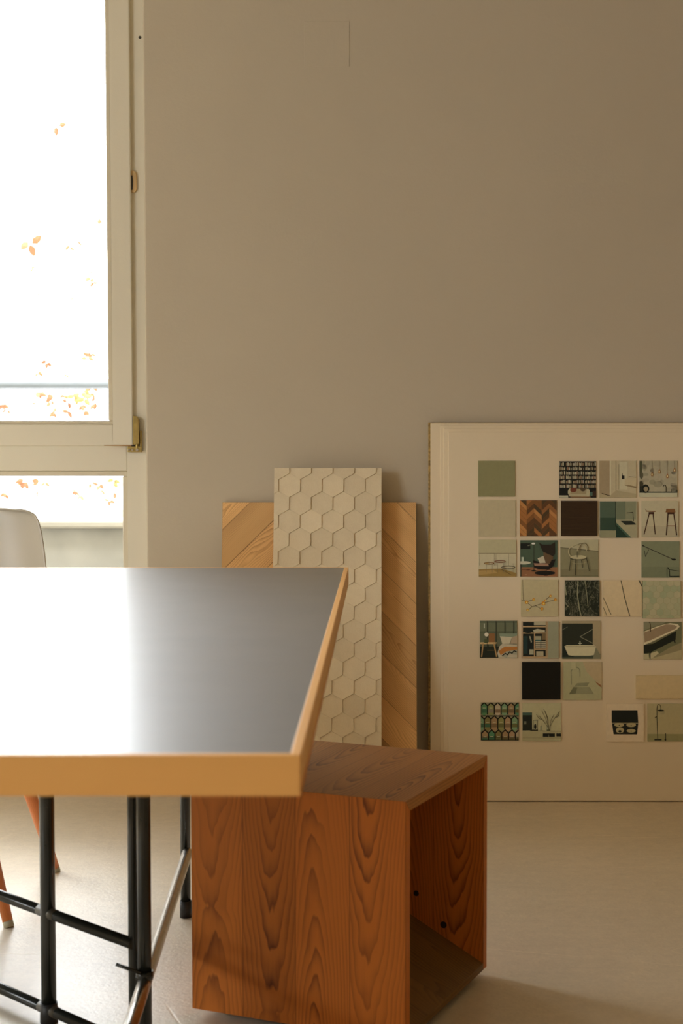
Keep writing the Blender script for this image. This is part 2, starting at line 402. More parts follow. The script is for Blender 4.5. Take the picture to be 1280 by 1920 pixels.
# second sash to the left, off frame
s2 = MB(); s2.abox(WXL+.03, WXL+.1, SY, SY+.06, z_s0, zt); s2.abox(fx0-.08, fx0-.01, SY, SY+.06, z_s0, zt); s2.abox(WXL+.1, fx0-.08, SY, SY+.06, z_s0, z_sb); s2.abox(WXL+.1, fx0-.08, SY, SY+.06, zt-.08, zt)
s2.build('sash', M['frame'], win, bevel=.003)
# hinge
hg = MB(); HY = SY
def P2(u, v, Y): return hy(u, v, Y)
def prism(mb, pts, Ya, Yb, **kw):
    n = len(pts); A = [P2(u, v, Ya) for u, v in pts]; B = [Vector((p.x, Yb, p.z)) for p in A]
    mb.face(A, **kw); mb.face(B[::-1], **kw)
    for i in range(n): j = (i+1) % n; mb.face([A[j], A[i], B[i], B[j]], **kw)
prism(hg, [(249.5, 779), (256, 781), (260, 787), (261, 832), (249.5, 834)][::-1], SY-.004, SY+.012)
ho = hg.build('hinge', M['brass'], win, bevel=.001)
h2 = MB(); prism(h2, [(262, 807), (265.5, 808), (265.5, 847), (262, 847)][::-1], FY-.012, FY); prism(h2, [(239, 837), (265.5, 837), (265.5, 847.5), (239, 847.5)][::-1], FY-.014, FY)
c = hy(257, 838, FY-.01); h2.tube(c+Vector((0, 0, -.012)), c+Vector((0, 0, .018)), .005)
h2.build('hinge_bracket', M['brass'], ho, bevel=.0008)
h3 = MB()
for u, v, rr in ((257, 843.5, .0042), (248, 843.5, .0028), (242, 843, .0025)):
    c = hy(u, v, FY-.014); h3.tube(c+Vector((0, -.0025, 0)), c, rr)
h3.build('screw', M['chrome'], ho)
lp = MB(); prism(lp, [(245, 320), (252, 320), (255.5, 325), (256.5, 355), (253, 361), (246, 361)][::-1], FY-.006, FY)
lo = lp.build('striker_plate', M['cream_plastic'], win, bevel=.0015)
l2 = MB(); prism(l2, [(244.5, 329), (248, 329), (249.5, 340), (248.5, 356), (245, 356)][::-1], FY-.0075, FY-.005)
l2.build('slot', M['steel_dark'], lo)
gp = MB(); prism(gp, [(195, 834.2), (246, 834.2), (246, 836.4), (195, 835.6)][::-1], SY-.001, SY+.01); gp.build('exposed_wood_strip', M['bare_wood'], so)
c = hy(263, 70, FY); MB().tube(c+Vector((-.001, -.001, 0)), c+Vector((-.001, .002, 0)), .004).build('fixing_hole', M['steel_dark'], win)

# ---------------------------------------------------------------- outside
struct(MB().abox(-6, 2, WY+.3, 6.2, -.25, -.02).build('floor_balcony', M['concrete']))
PY = 6.0
pz = hy(0, 990, PY).z; pt = hy(0, 974, PY).z
pp = thing('balcony_parapet', 'pale concrete balcony parapet beyond the lower window pane', 'parapet', (-1.8, PY, -.02))
MB().abox(-6, 1.5, PY, PY+.15, -.02, pz).build('parapet_wall', M['concrete'], pp)
MB().abox(-6, 1.5, PY-.05, PY+.2, pz, pt).build('coping', M['concrete_dark'], pp, bevel=.01)
nz = hy(0, 956, 11).z
nb = MB().abox(-9, 3, 11, 11.4, -4, nz).build('garden_wall', M['concrete_dark'], origin=(-3, 11, -4))
tag(nb, 'pale rendered wall seen just above the balcony parapet', 'wall')
rl = thing('balcony_railing', 'thin grey handrail crossing low behind the upper window pane', 'railing', (-1.8, PY+.1, 0))
ra = hy(0, 720, PY+.1)
MB().tube((-4.0, PY+.1, ra.z), (-.95, PY+.1, ra.z), .019).build('handrail', M['rail'], rl)
pst = MB()
for x in (-4.0, -.95): MB().tube((x, PY+.1, pt+.0005), (x, PY+.1, ra.z), .010).build('railing_post', M['rail'], rl)

# autumn foliage of a tree behind the balcony
tr = thing('autumn_tree', 'sparse tree with orange and yellow-green autumn leaves outside the window', 'tree', (-1.2, 7.6, -2.5))
TY = 7.6
spots = [(107,235,9),(57,455,12),(130,463,6),(150,457,4),(186,411,6),(171,520,6),(173,530,6),(168,510,3),(70,550,3),(62,505,4),(170,662,6),(165,669,7),(87,678,6),(73,698,6),(125,703,4),
 (72,736,8),(98,742,7),(97,752,7),(120,742,6),(128,755,6),(172,727,7),(168,735,7),(154,760,7),(163,772,6),(178,755,7),(127,773,7),(102,772,7),(100,778,5),(5,757,7),(12,768,5),(62,755,4),
 (42,902,9),(72,900,8),(84,905,6),(68,925,4),(10,925,6),(140,922,5),(150,930,6),(170,906,6),(187,908,7),(190,920,5),(205,937,6),(215,925,7),(136,560,3),(30,640,3)]
green = [(142,742,9),(150,738,8),(160,745,9),(148,750,7),(165,740,7),(212,902,8),(42,905,6)]
def leaf(mb, p, size, mat):
    ax = Vector((R.uniform(-1, 1), R.uniform(-.5, .5), R.uniform(-1, .3))).normalized(); n = Vector((R.uniform(-.5, .5), -1, R.uniform(-.5, .5))).normalized()
    side = ax.cross(n).normalized(); L = size
    pts = [p, p+ax*L*.3+side*L*.28, p+ax*L*.65+side*L*.24, p+ax*L, p+ax*L*.65-side*L*.24, p+ax*L*.3-side*L*.28]
    mid = p+ax*L*.5+n*L*.1
    for i in range(6): mb.face([pts[i], pts[(i+1) % 6], mid], mat=mat, smooth=True)
lv = MB(); tw = MB()
fol = []
for (u, v, s), g in [(q, 0) for q in spots]+[(q, 1) for q in green]:
    p = hy(u, v, TY+R.uniform(-.5, .5)); fol.append(p)
    for q in range(3):
        leaf(lv, p+Vector((R.uniform(-1, 1), R.uniform(-1, 1), R.uniform(-1, 1)))*s*.0009, s*.0052, g)
lv.build('foliage', [M['leaf'], M['leaf_green']], tr, weld=False)
br = MB(); root = Vector((-1.75, 7.9, -2.5))
top = Vector((-2.35, 7.9, 3.5)); br.tube(root, top, .09, .04)
p0 = hy(118, 899, TY); p1 = hy(157, 938, TY); br.tube(p0, p1, .006, .008)
br.build('trunk', M['twig'], tr)
for p in fol:
    tw.tube(p, p+Vector((R.uniform(-.02, .02), 0, .10)), .0012, .0012, 5)
tw.build('twigs', M['twig'], tr)['kind'] = 'stuff'

# ---------------------------------------------------------------- table
TT = .712; TK = .0348; tx = -.068; ty0, ty1 = 1.276, 3.147; tl = -1.62; lip = .009
tb = thing('dining_table', 'large table with grey linoleum top, pale wood edge and black tube frame', 'table', (-.85, 2.2, 0))
TC = MB()
TC.abox(tl+lip, tx-lip, ty0+lip, ty1-lip, TT-TK+.004, TT-.0003)
TC.build('tabletop', M['lino'], tb)
ed = MB()
for (x0, x1, y0, y1, g) in ((tl, tx, ty0, ty0+lip, 0), (tl, tx, ty1-lip, ty1, 0), (tx-lip, tx, ty0+lip, ty1-lip, 1), (tl, tl+lip, ty0+lip, ty1-lip, 1)):
    ed.abox(x0, x1, y0, y1, TT-TK, TT, grain=g, off=(.3+g, .2))
ed.build('edge_band', M['beech'], tb, bevel=.0009)
# frame
zr = .135
L1 = hz(347, 1722, 0); cA = hz(350, 1602, zr); cB = hz(262, 1870, zr)
cd = (cB-cA).normalized(); cEnd = cA+cd*1.7
TB = TT-TK
def leg(x, y, rad, foot=True):
    l = MB().tube((x, y, .028 if foot else 0), (x, y, TB), rad).build('leg', M['black_tube'], tb)
    if foot: MB().tube((x, y, 0), (x, y, .034), rad*1.2, rad*1.16).build('rubber_foot', M['rubber'], l)
    return l
leg(L1.x, L1.y+.01, .0102)
def on_line(u):   # where the chrome rail passes pixel column u
    best = min((abs((CX+F*(cA+cd*k*.002).x/((cA+cd*k*.002).y*math.cos(TH)-((cA+cd*k*.002).z-CH)*math.sin(TH)))-u), k) for k in range(900))
    return cA+cd*best[1]*.002
q2 = on_line(269); leg(q2.x, q2.y+.012, .0108)
q3 = hy(250.5, 1767, q2.y+.05); leg(q3.x, q3.y, .0085)
# diagonal pair of dark rails with the leg they are brazed to
b1r = hy(243, 1767.5, q3.y-.0); zz = b1r.z; b1l = hz(0, 1678.5, zz)
dd = (b1l-b1r).normalized()
k9 = min(range(900), key=lambda k: abs(CX+F*(b1r+dd*k*.001).x/((b1r+dd*k*.001).y*math.cos(TH)-((b1r+dd*k*.001).z-CH)*math.sin(TH))-90))
q9 = b1r+dd*k9*.001
leg(q9.x, q9.y, .0125)
z2 = hy(90, 1893, q9.y).z
farl = b1r+dd*.92
leg(farl.x, farl.y, .0118)
MB().tube(b1r-dd*.01, farl, .0090).build('cross_rail', M['black_tube'], tb)
s_ = q9-dd*k9*.001*.9
MB().tube((b1r.x, b1r.y, z2), (farl.x, farl.y, z2), .0090).build('cross_rail', M['black_tube'], tb)
for z in (zz, z2):
    c = Vector((q9.x, q9.y, z)); MB().tube(c-dd*.024, c+dd*.024, .0096).build('brazed_joint', M['weld'], tb)
MB().tube(cA-cd*.012, cEnd, .0110).build('foot_rail', M['chrome'], tb)
cl = MB(); cl.tube((q2.x, q2.y+.012, zr+.008), (q2.x, q2.y+.012, zr+.02), .0135)
cl.tube((q2.x-.004, q2.y+.0, zr+.02), (q2.x-.042, q2.y+.0, zr+.034), .0028)
cl.build('clamp', M['black_tube'], tb)
# hidden supports on the far side of the frame
for x, y in ((-1.45, 1.45), (-1.45, 3.0), (-1.45, 2.3)): leg(x, y, .0105)
fr_ = MB(); fr_.tube((-1.45, 1.45, TB-.012), (-1.45, 3.0, TB-.012), .01); fr_.tube((L1.x, L1.y, TB-.012), (-1.45, 3.0, TB-.012), .01); fr_.tube((-1.45, 2.3, TB-.012), (q2.x, q2.y+.012, TB-.012), .01); fr_.tube((L1.x, L1.y, TB-.012), (q2.x, q2.y+.012, TB-.012), .01)
fr_.build('top_rail', M['black_tube'], tb)

# ---------------------------------------------------------------- wooden cube stool
cn = Vector((.0377, 2.4024, .015)); ca = .4044; H = .389; t0 = .0185
ex = Vector((-math.cos(ca), math.sin(ca), 0)); ey = Vector((math.sin(ca), math.cos(ca), 0)); ez = Vector((0, 0, 1))
cb = thing('cube_stool', 'red-brown stained pine cube stool, open on its right side, grain running vertically', 'stool', (cn.x+.0, cn.y+.0, 0))
def pc(s, t_, z): return cn+ex*s+ey*t_+ez*z
def panel(name, s0, s1, t1_, t2_, z0, z1, g, off, mitre=None, mat='pine'):
    m = MB().box((s0, t1_, z0), (s1-s0, 0, 0), (0, t2_-t1_, 0), (0, 0, z1-z0), grain=g, off=off)
    m.v = [pc(*(mitre(*v) if mitre else v)) for v in m.v]
    m.f = [f[::-1] for f in m.f]; m.uv = [q[::-1] for q in m.uv]      # the stool's own axes are left-handed
    return m.build(name, M[mat], cb, bevel=.0006)
g0 = .00025; e_ = .0004
def mf(s, t_, z): return (s, t_, z-t0 if z > H/2 and t_ > t0/2 else z)
def mb_(s, t_, z): return (s, t_, z-t0 if z > H/2 and t_ < H-t0/2 else z)
def ml(s, t_, z): return (s, t_, z-t0 if z > H/2 and s < H-t0/2 else z)
def mt(s, t_, z):
    if z < H-t0/2: t_ = t0 if t_ < H/2 else H-t0; s = s if s < H/2 else H-t0
    return (s, t_, z)
panel('front_panel', 0, H, 0, t0, 0, H-g0, 2, (.0, .3), mf)
panel('back_panel', 0, H, H-t0, H, 0, H-g0, 2, (.389*5, .7), mb_)
panel('left_panel', H-t0, H-g0, t0+e_, H-t0-e_, 0, H-g0-e_, 2, (3.1, .1), ml)
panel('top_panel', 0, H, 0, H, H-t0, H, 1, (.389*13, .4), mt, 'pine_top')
# slanted panel inside, rising from the open side's bottom edge
sl = MB(); A = [(0, .0), (0, .012), (H-t0-e_, .202), (H-t0-e_, .184)]
fa = [pc(s, t0+e_, z) for s, z in A]; fb = [pc(s, H-t0-e_, z) for s, z in A]
W_ = H-2*t0; L_ = H*1.1
sl.face([fa[1], fb[1], fb[2], fa[2]][::-1], [(0, 7), (W_, 7), (W_, 7+L_), (0, 7+L_)][::-1]); sl.face([fa[0], fb[0], fb[3], fa[3]], [(0, 9), (W_, 9), (W_, 9+L_), (0, 9+L_)])
sl.face(fa[::-1], [(0, 0)]*4); sl.face(fb, [(0, 0)]*4); sl.face([fa[0], fa[1], fb[1], fb[0]], [(0, 0), (.01, 0), (.01, .3), (0, .3)]); sl.face([fa[2], fa[3], fb[3], fb[2]], [(0, 0)]*4)
sl.build('slanted_panel', M['pine_dark'], cb)
for s, t_ in ((.10, .05), (H-.05, .05), (.05, H-.05), (H-.05, H-.05)):
    c = pc(s, t_, -.015); MB().tube(c, c+ez*.0155, .018).build('foot', M['felt'], cb)
bpn = [o for o in cb.children if o.name.startswith('back_panel')][0]
for u, v, rr_ in ((780, 1675, .0055), (831, 1734, .0065)):
    c = hp(u, v, pc(0, H-t0, 0), ey); MB().tube(c, c-ey*.0004, rr_, rr_*.9, 14).build('knot', M['knot'], bpn)

# ---------------------------------------------------------------- leaning panels
def lean(u0, v0, u1, Ytop, Ybot):
    """plane of a panel that leans: its top edge seen at row v0 between columns u0 and u1"""
    A = hy(u0, v0, Ytop); B = hy(u1, v0, Ytop)
    down = Vector((0, Ybot-Ytop, -A.z)).normalized(); L = math.hypot(Ybot-Ytop, A.z)
    n = Vector((1, 0, 0)).cross(down).normalized()
    if n.y > 0: n = -n
    return A, B, down, L, n
def clip(poly, x0, x1, y0, y1):
    def cut(P, f):
        out = []
        for i in range(len(P)):
            a, b = P[i], P[(i+1) % len(P)]; fa_, fb_ = f(a), f(b)
            if fa_ >= 0: out.append(a)
            if fa_*fb_ < 0: t_ = fa_/(fa_-fb_); out.append((a[0]+(b[0]-a[0])*t_, a[1]+(b[1]-a[1])*t_))
        return out
    for f in (lambda p: p[0]-x0, lambda p: x1-p[0], lambda p: p[1]-y0, lambda p: y1-p[1]):
        poly = cut(poly, f)
        if len(poly) < 3: return []
    return poly
# oak chevron panel
A, B, dn, L, n = lean(417, 942, 780, 4.152, 4.0)
Wd = (B-A).length; th_ = .013
hb = MB(); hb.box(A-n*th_+Vector((0, 0, 0)), Vector((Wd, 0, 0)), dn*L, n*(th_-.0012), grain=1, col=(.3, .3, .3))
def pat(x, y, h=0): return A+Vector((x, 0, 0))+dn*y+n*h
pw = .079; cx0 = Wd*.53
R2 = random.Random(5)
for side in (0, 1):
    d = Vector((1, -1, 0)).normalized() if side == 0 else Vector((1, 1, 0)).normalized()  # in (x, down)
    nn = Vector((-d.y, d.x, 0))
    step = pw*math.sqrt(2)
    for k in range(-8, 16):
        yc = k*step + (.022 if side == 0 else .030)
        base = Vector((cx0, yc, 0)); g = .0009
        q = [base-d*.6+nn*g, base+d*.6+nn*g, base+d*.6+nn*(pw-g), base-d*.6+nn*(pw-g)]
        pl_ = clip([(p.x, p.y) for p in q], .0006 if side == 0 else cx0+.0004, cx0-.0004 if side == 0 else Wd-.0006, .0006, L-.0006)
        if not pl_: continue
        tone = R2.choice((.43, .5, .54, .47)); 
        if side == 1 and k in (4,): tone = .34
        off = (R2.randint(2, 30)*.12+.02, R2.uniform(0, 30))
        pts = [pat(x, y) for x, y in pl_]; uv = [((Vector((x, y, 0))-base).dot(nn)+off[0], (Vector((x, y, 0))-base).dot(d)+off[1]) for x, y in pl_]
        if (pts[1]-pts[0]).cross(pts[2]-pts[0]).dot(n) < 0: pts = pts[::-1]; uv = uv[::-1]
        hb.face(pts, uv, (tone,)*3)
        m_ = len(pts)
        for i in range(m_):
            a_, b_ = pts[i], pts[(i+1) % m_]; hb.face([b_, a_, a_-n*.0012, b_-n*.0012], [uv[(i+1) % m_], uv[i], uv[i], uv[(i+1) % m_]], (tone*.4,)*3)
ob = hb.build('parquet_panel', M['oak'], origin=((A.x+B.x)/2, 4.0, 0), weld=False)
tag(ob, 'oak parquet sample panel with diagonal planks, leaning on the wall behind the hexagon panel', 'sample panel')
# hexagon relief panel
A, B, dn, L, n = lean(514, 878, 715, 4.122, 3.93)
Wd = (B-A).length; th_ = .012
hx = MB(); hx.box(A-n*th_, Vector((Wd, 0, 0)), dn*L, n*th_, grain=1, col=(.86, .86, .86))
sx = 40.0/F*4.17/1.0; s_r = sx/math.sqrt(3)
R3 = random.Random(11)
row = 0; y = .018
ymax = L
j = 0
yy = -.002
while yy < L+s_r:
    x = (.5 if j % 2 else 0)*sx + (.012-sx)
    while x < Wd+sx:
        hexa = [(x+s_r*math.cos(math.pi/6+math.pi/3*i), yy+s_r*.975*math.sin(math.pi/6+math.pi/3*i)) for i in range(6)]
        cp = clip(hexa, 0.0002, Wd-.0002, .0002, L-.0002)
        if len(cp) >= 3:
            hh = R3.uniform(.0010, .0014); tiltx = .046+R3.uniform(-.012, .012); tilty = .022+R3.uniform(-.012, .012)
            tone = .95+R3.uniform(-.07, .06)
            cxm = sum(p[0] for p in cp)/len(cp); cym = sum(p[1] for p in cp)/len(cp)
            def hgt(px, py): return hh+.0016+tiltx*(px-x)+tilty*(py-yy)
            outer = [A+Vector((px, 0, 0))+dn*py+n*.0003 for px, py in cp]
            ins = [(cxm+(px-cxm)*.996, cym+(py-cym)*.996) for px, py in cp]
            inner = [A+Vector((px, 0, 0))+dn*py+n*hgt(px, py) for px, py in ins]
            if (inner[1]-inner[0]).cross(inner[2]-inner[0]).dot(n) < 0: inner = inner[::-1]; outer = outer[::-1]
            hx.face(inner, None, (tone,)*3)
            m_ = len(inner)
            for i in range(m_): hx.face([outer[i], outer[(i+1) % m_], inner[(i+1) % m_], inner[i]], None, (tone,)*3)
        x += sx
    yy += 1.5*s_r*.975; j += 1
ob = hx.build('hexagon_panel', M['hex'], origin=((A.x+B.x)/2, 3.93, 0), weld=False)
tag(ob, 'tall beige sample panel with raised hexagon relief, leaning in front of the oak panel', 'sample panel')

# ---------------------------------------------------------------- display boards (stack leaning against the wall)
YT, YBt = 4.140, 4.095
bdn = Vector((0, YBt-YT, -1.017)).normalized(); bn = Vector((1, 0, 0)).cross(bdn)
if bn.y > 0: bn = -bn
bP = Vector((0, YBt, 0))
def bpt(u, v): return hp(u, v, bP, bn)
def board(name, u, v, depth, thick, mat, label, cat='board', xr=1.25):
    a_ = bpt(u, v) - bn*depth; s0 = (a_.z-.0025)/(-bdn.z)
    m_ = MB().box(a_-bn*thick, Vector((xr-a_.x, 0, 0)), bdn*s0, bn*thick, grain=1)
    o = m_.build(name, mat, origin=((a_.x+xr)/2, YBt, 0), bevel=.0008)
    return tag(o, label, cat)
g_ = 'boards stacked against the wall'
board('backing_board', 803, 791.5, .0135, .008, M['board_edge'], 'brown particle board, rearmost of the stack behind the white display boards')['group'] = g_
board('display_board', 807, 793, .0090, .0043, M['board'], 'white board just in front of the brown one, widest of the white boards')['group'] = g_
board('display_board', 826, 797.5, .0060, .0028, M['board'], 'thin white board in the stack, second of the white ones from the back')['group'] = g_
board('display_board', 832, 803, .0030, .0028, M['board'], 'thin white board directly behind the front board with the picture cards')['group'] = g_
board('display_board', 840, 810, .0, .0028, M['board'], 'front white display board carrying the square picture and material cards')['group'] = g_

# ---------------------------------------------------------------- cards on the board
ILL = lin((176, 150, 116)); 
def oc(c):
    """observed print colour -> print reflectance"""
    l = lin(c); return tuple(min(.9, l[i]/ILL[i]*.90*(1.04, .96, .80)[i]) for i in range(3))
class Card:
    def __init__(s, x0, y0, x1, y1, base=None, thick=.003):
        s.a = bpt(x0, y0); b = bpt(x1, y0); d = bpt(x0, y1)
        s.ux = Vector((b.x-s.a.x, 0, 0)); s.dy = bdn*((s.a-d).length); s.th = thick; s.lay = 0
        s.mb = MB(); s.base = oc(base) if base else (.5, .5, .5)
        sh = (d-s.a); s.dy = sh
        off = bn*.0006
        s.mb.box(s.a+off, s.ux, s.dy, bn*(thick-.0006), grain=1, col=s.base)
    def P(s, x, y): return s.a + s.ux*x + s.dy*(1-y) + bn*(s.th+.00006*s.lay)
    def poly(s, pts, col, raw=False):
        s.lay += 1; pts = clip([(x, y) for x, y in pts], 0, 1, 0, 1)
        if len(pts) < 3: return s
        q = [s.P(x, y) for x, y in pts]
        nn = Vector((0, 0, 0))
        for i in range(1, len(q)-1): nn += (q[i]-q[0]).cross(q[i+1]-q[0])
        if nn.dot(bn) < 0: q = q[::-1]
        s.mb.face(q, None, oc(col)); return s
    def rect(s, x0, y0, x1, y1, col): return s.poly([(x0, y0), (x1, y0), (x1, y1), (x0, y1)], col)
    def line(s, pts, w, col):
        for (x0, y0), (x1, y1) in zip(pts, pts[1:]):
            L = math.hypot(x1-x0, y1-y0) or 1; ax, ay = (x1-x0)/L*w/2, (y1-y0)/L*w/2
            s.lay -= 1 if s.lay > 60 else 0
            s.poly([(x0-ay-ax*.5, y0+ax-ay*.5), (x0+ay-ax*.5, y0-ax-ay*.5), (x1+ay+ax*.5, y1-ax+ay*.5), (x1-ay+ax*.5, y1+ax+ay*.5)], col)
        return s
    def ell(s, cx, cy, rx, ry, col, n=20, a0=0, a1=360):
        return s.poly([(cx+rx*math.cos(math.radians(a0+(a1-a0)*i/n)), cy+ry*math.sin(math.radians(a0+(a1-a0)*i/n))) for i in range(n if a1-a0 >= 360 else n+1)], col)
    def arc(s, cx, cy, rx, ry, w, col, a0=0, a1=360, n=18):
        return s.line([(cx+rx*math.cos(math.radians(a0+(a1-a0)*i/n)), cy+ry*math.sin(math.radians(a0+(a1-a0)*i/n))) for i in range(n+1)], w, col)
    def done(s, name, label, cat, mats=None):
        # a drawing stays on the card: flatten the layers so that they never stand proud
        o = s.mb.build(name, mats or M['print'], origin=s.a+s.ux*.5+s.dy, weld=False)
        tag(o, label, cat, 'square cards fixed to the white display board'); return o
K = (16, 18, 12)
# row 1
c = Card(896, 864, 965, 931, (105, 92, 56)); c.done('colour_swatch', 'plain olive-grey colour swatch card, top left of the cards', 'swatch')
c = Card(1048, 865, 1117, 933, (14, 14, 10))
rr = random.Random(3)
for row_ in range(6):
    y0 = .27+row_*.122
    for cxx in range(6):
        x0 = cxx*.172; xx = x0+.012
        while xx < x0+.155:
            wd = rr.uniform(.012, .026); hh = rr.uniform(.065, .095)
            if rr.random() > .1: 
                c.lay = 1; c.rect(xx, y0, min(xx+wd-.004, x0+.158), y0+hh, rr.choice([(150, 132, 95), (128, 110, 78), (112, 92, 62), (140, 124, 96), (110, 76, 50)]))
            xx += wd
c.lay = 2
c.rect(0, 0, .24, .06, (140, 124, 92)); c.ell(.30, .15, .07, .10, (142, 124, 88)); c.rect(.26, .03, .82, .14, (136, 116, 80)); c.rect(.30, .10, .76, .24, (122, 100, 66)); c.ell(.78, .13, .05, .11, (140, 122, 86)); c.ell(.38, .21, .09, .06, (84, 38, 22)); c.ell(.64, .22, .07, .05, (60, 44, 26)); c.rect(.30, 0, .85, .03, (98, 66, 36)); c.ell(.87, .1, .05, .06, (60, 70, 52)); c.rect(.9, .03, 1, .18, (44, 26, 16))
c.done('picture_card', 'picture card of a tall black bookcase full of books with a pale sofa', 'picture card')
c = Card(1123, 864, 1192, 933, (146, 124, 88))
c.poly([(0, .12), (0, 1), (.28, 1), (.28, .05)], (124, 100, 68)); c.poly([(.28, .05), (.28, 1), (.31, 1), (.31, .07)], (160, 140, 104)); c.line([(.07, .11), (.29, .045)], .02, (40, 28, 16)); c.poly([(0, 0), (1, 0), (1, .1), (.45, .2), (.28, .04), (0, .12)], (134, 112, 76))
c.rect(.44, .2, .46, 1, (112, 92, 62)); c.rect(.52, .22, .535, .9, (118, 98, 66)); c.rect(.54, .22, .76, .96, (152, 132, 96)); c.rect(.61, .5, .68, .6, (20, 18, 14)); c.line([(.625, .6), (.62, .66)], .015, K); c.poly([(.68, .33), (.7, .52), (1, .56), (1, .3)], (150, 126, 88)); c.poly([(.68, .33), (1, .25), (1, .3), (.8, .34)], (108, 84, 52)); c.line([(.8, .57), (1, .55)], .012, (92, 74, 48))
c.done('picture_card', 'picture card of a bright white room with a tall cupboard on the left', 'picture card')
c = Card(1198, 864, 1269, 932, (134, 116, 84))
rr = random.Random(8)
for i in range(26): c.lay = 1; c.ell(rr.random(), rr.uniform(.2, 1), rr.uniform(.05, .13), rr.uniform(.04, .12), rr.choice([(128, 110, 80), (138, 119, 87), (120, 104, 74)]))
c.lay = 2; c.rect(0, .62, .07, 1, (62, 56, 34)); c.ell(.05, .6, .05, .1, (70, 60, 38)); c.rect(0, .12, 1, .15, (24, 24, 16)); c.rect(0, 0, 1, .115, (150, 134, 98)); c.ell(.16, .23, .10, .12, K); c.ell(.17, .22, .06, .07, (118, 98, 66)); c.ell(.04, .36, .06, .08, (50, 42, 26)); c.rect(.0, .15, .08, .3, (34, 30, 20)); c.arc(.66, .28, .04, .05, .018, (32, 28, 18), 0, 180); c.rect(.69, .14, .71, .28, (32, 28, 18)); c.rect(.83, .13, .845, .22, (40, 34, 20)); c.rect(.95, .13, 1, .2, (50, 46, 30))
for x, y in ((.33, .62), (.52, .70), (.73, .57), (.92, .74)):
    c.rect(x-.004, y+.08, x+.004, 1, (70, 50, 30)); c.poly([(x-.035, y), (x, y+.09), (x+.035, y), (x+.02, y-.05), (x-.02, y-.05)], (120, 72, 38)); c.ell(x, y, .018, .03, (190, 150, 96))
c.done('picture_card', 'picture card of bare pendant bulbs hanging before a concrete wall', 'picture card')
# row 2
Card(897, 938, 966, 1006, (142, 120, 84)).done('colour_swatch', 'plain beige colour swatch card below the olive-grey swatch', 'swatch')
c = Card(974, 938, 1043, 1005.5, (84, 50, 22)); rr = random.Random(4)
for col_ in range(5):
    x0 = -.02+col_*.205; x1 = x0+.205
    for k in range(-3, 12):
        y0 = k*.13; dy_ = .2 if col_ % 2 == 0 else -.2; 
        if dy_ < 0: y0 += .2
        c.lay = 1; c.poly([(x0, y0+dy_*-0+.0), (x1, y0-dy_), (x1, y0-dy_+.122), (x0, y0+.122)], rr.choice([(122, 72, 32), (96, 56, 24), (70, 42, 20), (140, 88, 42), (58, 40, 20), (108, 64, 30)]))
c.done('picture_card', 'card with a dark brown herringbone wood pattern, right of the beige swatch', 'picture card')
c = Card(1051, 939, 1119, 1005, (40, 24, 10), thick=.005); rr = random.Random(9)
for i in range(60): c.lay = 1+(i % 2); y = rr.random(); x = rr.uniform(-.2, .8); c.rect(x, y, x+rr.uniform(.2, .6), y+rr.uniform(.004, .012), rr.choice([(32, 18, 8), (50, 32, 14), (44, 28, 13)]))
c.done('wood_sample', 'very dark brown wood sample card with fine horizontal grain', 'sample')
c = Card(1124, 940, 1194, 1008, (48, 56, 38))
c.rect(0, .2, .42, 1, (38, 48, 33)); c.rect(0, .55, .42, 1, (60, 66, 46)); c.rect(.42, .48, .68, 1, (86, 84, 58)); c.rect(.68, .48, .96, 1, (104, 96, 66)); c.rect(.41, .3, .425, 1, (22, 28, 18)); c.rect(.67, .48, .68, 1, (40, 42, 28)); c.rect(0, 0, .43, .2, (112, 100, 68)); c.poly([(.43, 0), (.43, .42), (.85, 0)], (22, 36, 24)); c.poly([(.43, .5), (.43, .42), (.84, 0), (1, 0), (1, .5)], (126, 110, 76)); c.poly([(.43, .42), (.43, .36), (.76, 0), (.84, 0)], (52, 64, 44)); c.poly([(.55, .46), (.85, .46), (.99, .36), (.68, .35)], (28, 28, 20)); c.line([(.72, .68), (.88, .70), (.9, .45)], .016, (40, 34, 22)); c.rect(.96, 0, 1, 1, (126, 110, 76))
c.done('picture_card', 'picture card of a dark green kitchen with a black sink in a stone worktop', 'picture card')
c = Card(1202, 939, 1271, 1007, (148, 128, 92)); c.rect(0, 0, 1, .3, (140, 120, 86))
b_ = (46, 22, 12)
c.poly([(.07, .78), (.10, .78), (.12, .70), (.38, .69), (.38, .72), (.14, .73)], (104, 70, 42)); c.rect(.19, .63, .34, .69, b_); c.line([(.21, .66), (.07, .08)], .028, b_); c.line([(.31, .66), (.37, .08)], .028, b_)
c.poly([(.65, .68), (.92, .68), (.90, .78), (.67, .78)], (98, 60, 30)); c.rect(.7, .63, .89, .68, b_); c.line([(.72, .66), (.67, .06)], .03, b_); c.line([(.87, .66), (.95, .06)], .03, b_); c.rect(.70, .30, .91, .32, (96, 50, 26))
c.done('picture_card', 'picture card of two slim dark bar stools side by side', 'picture card')
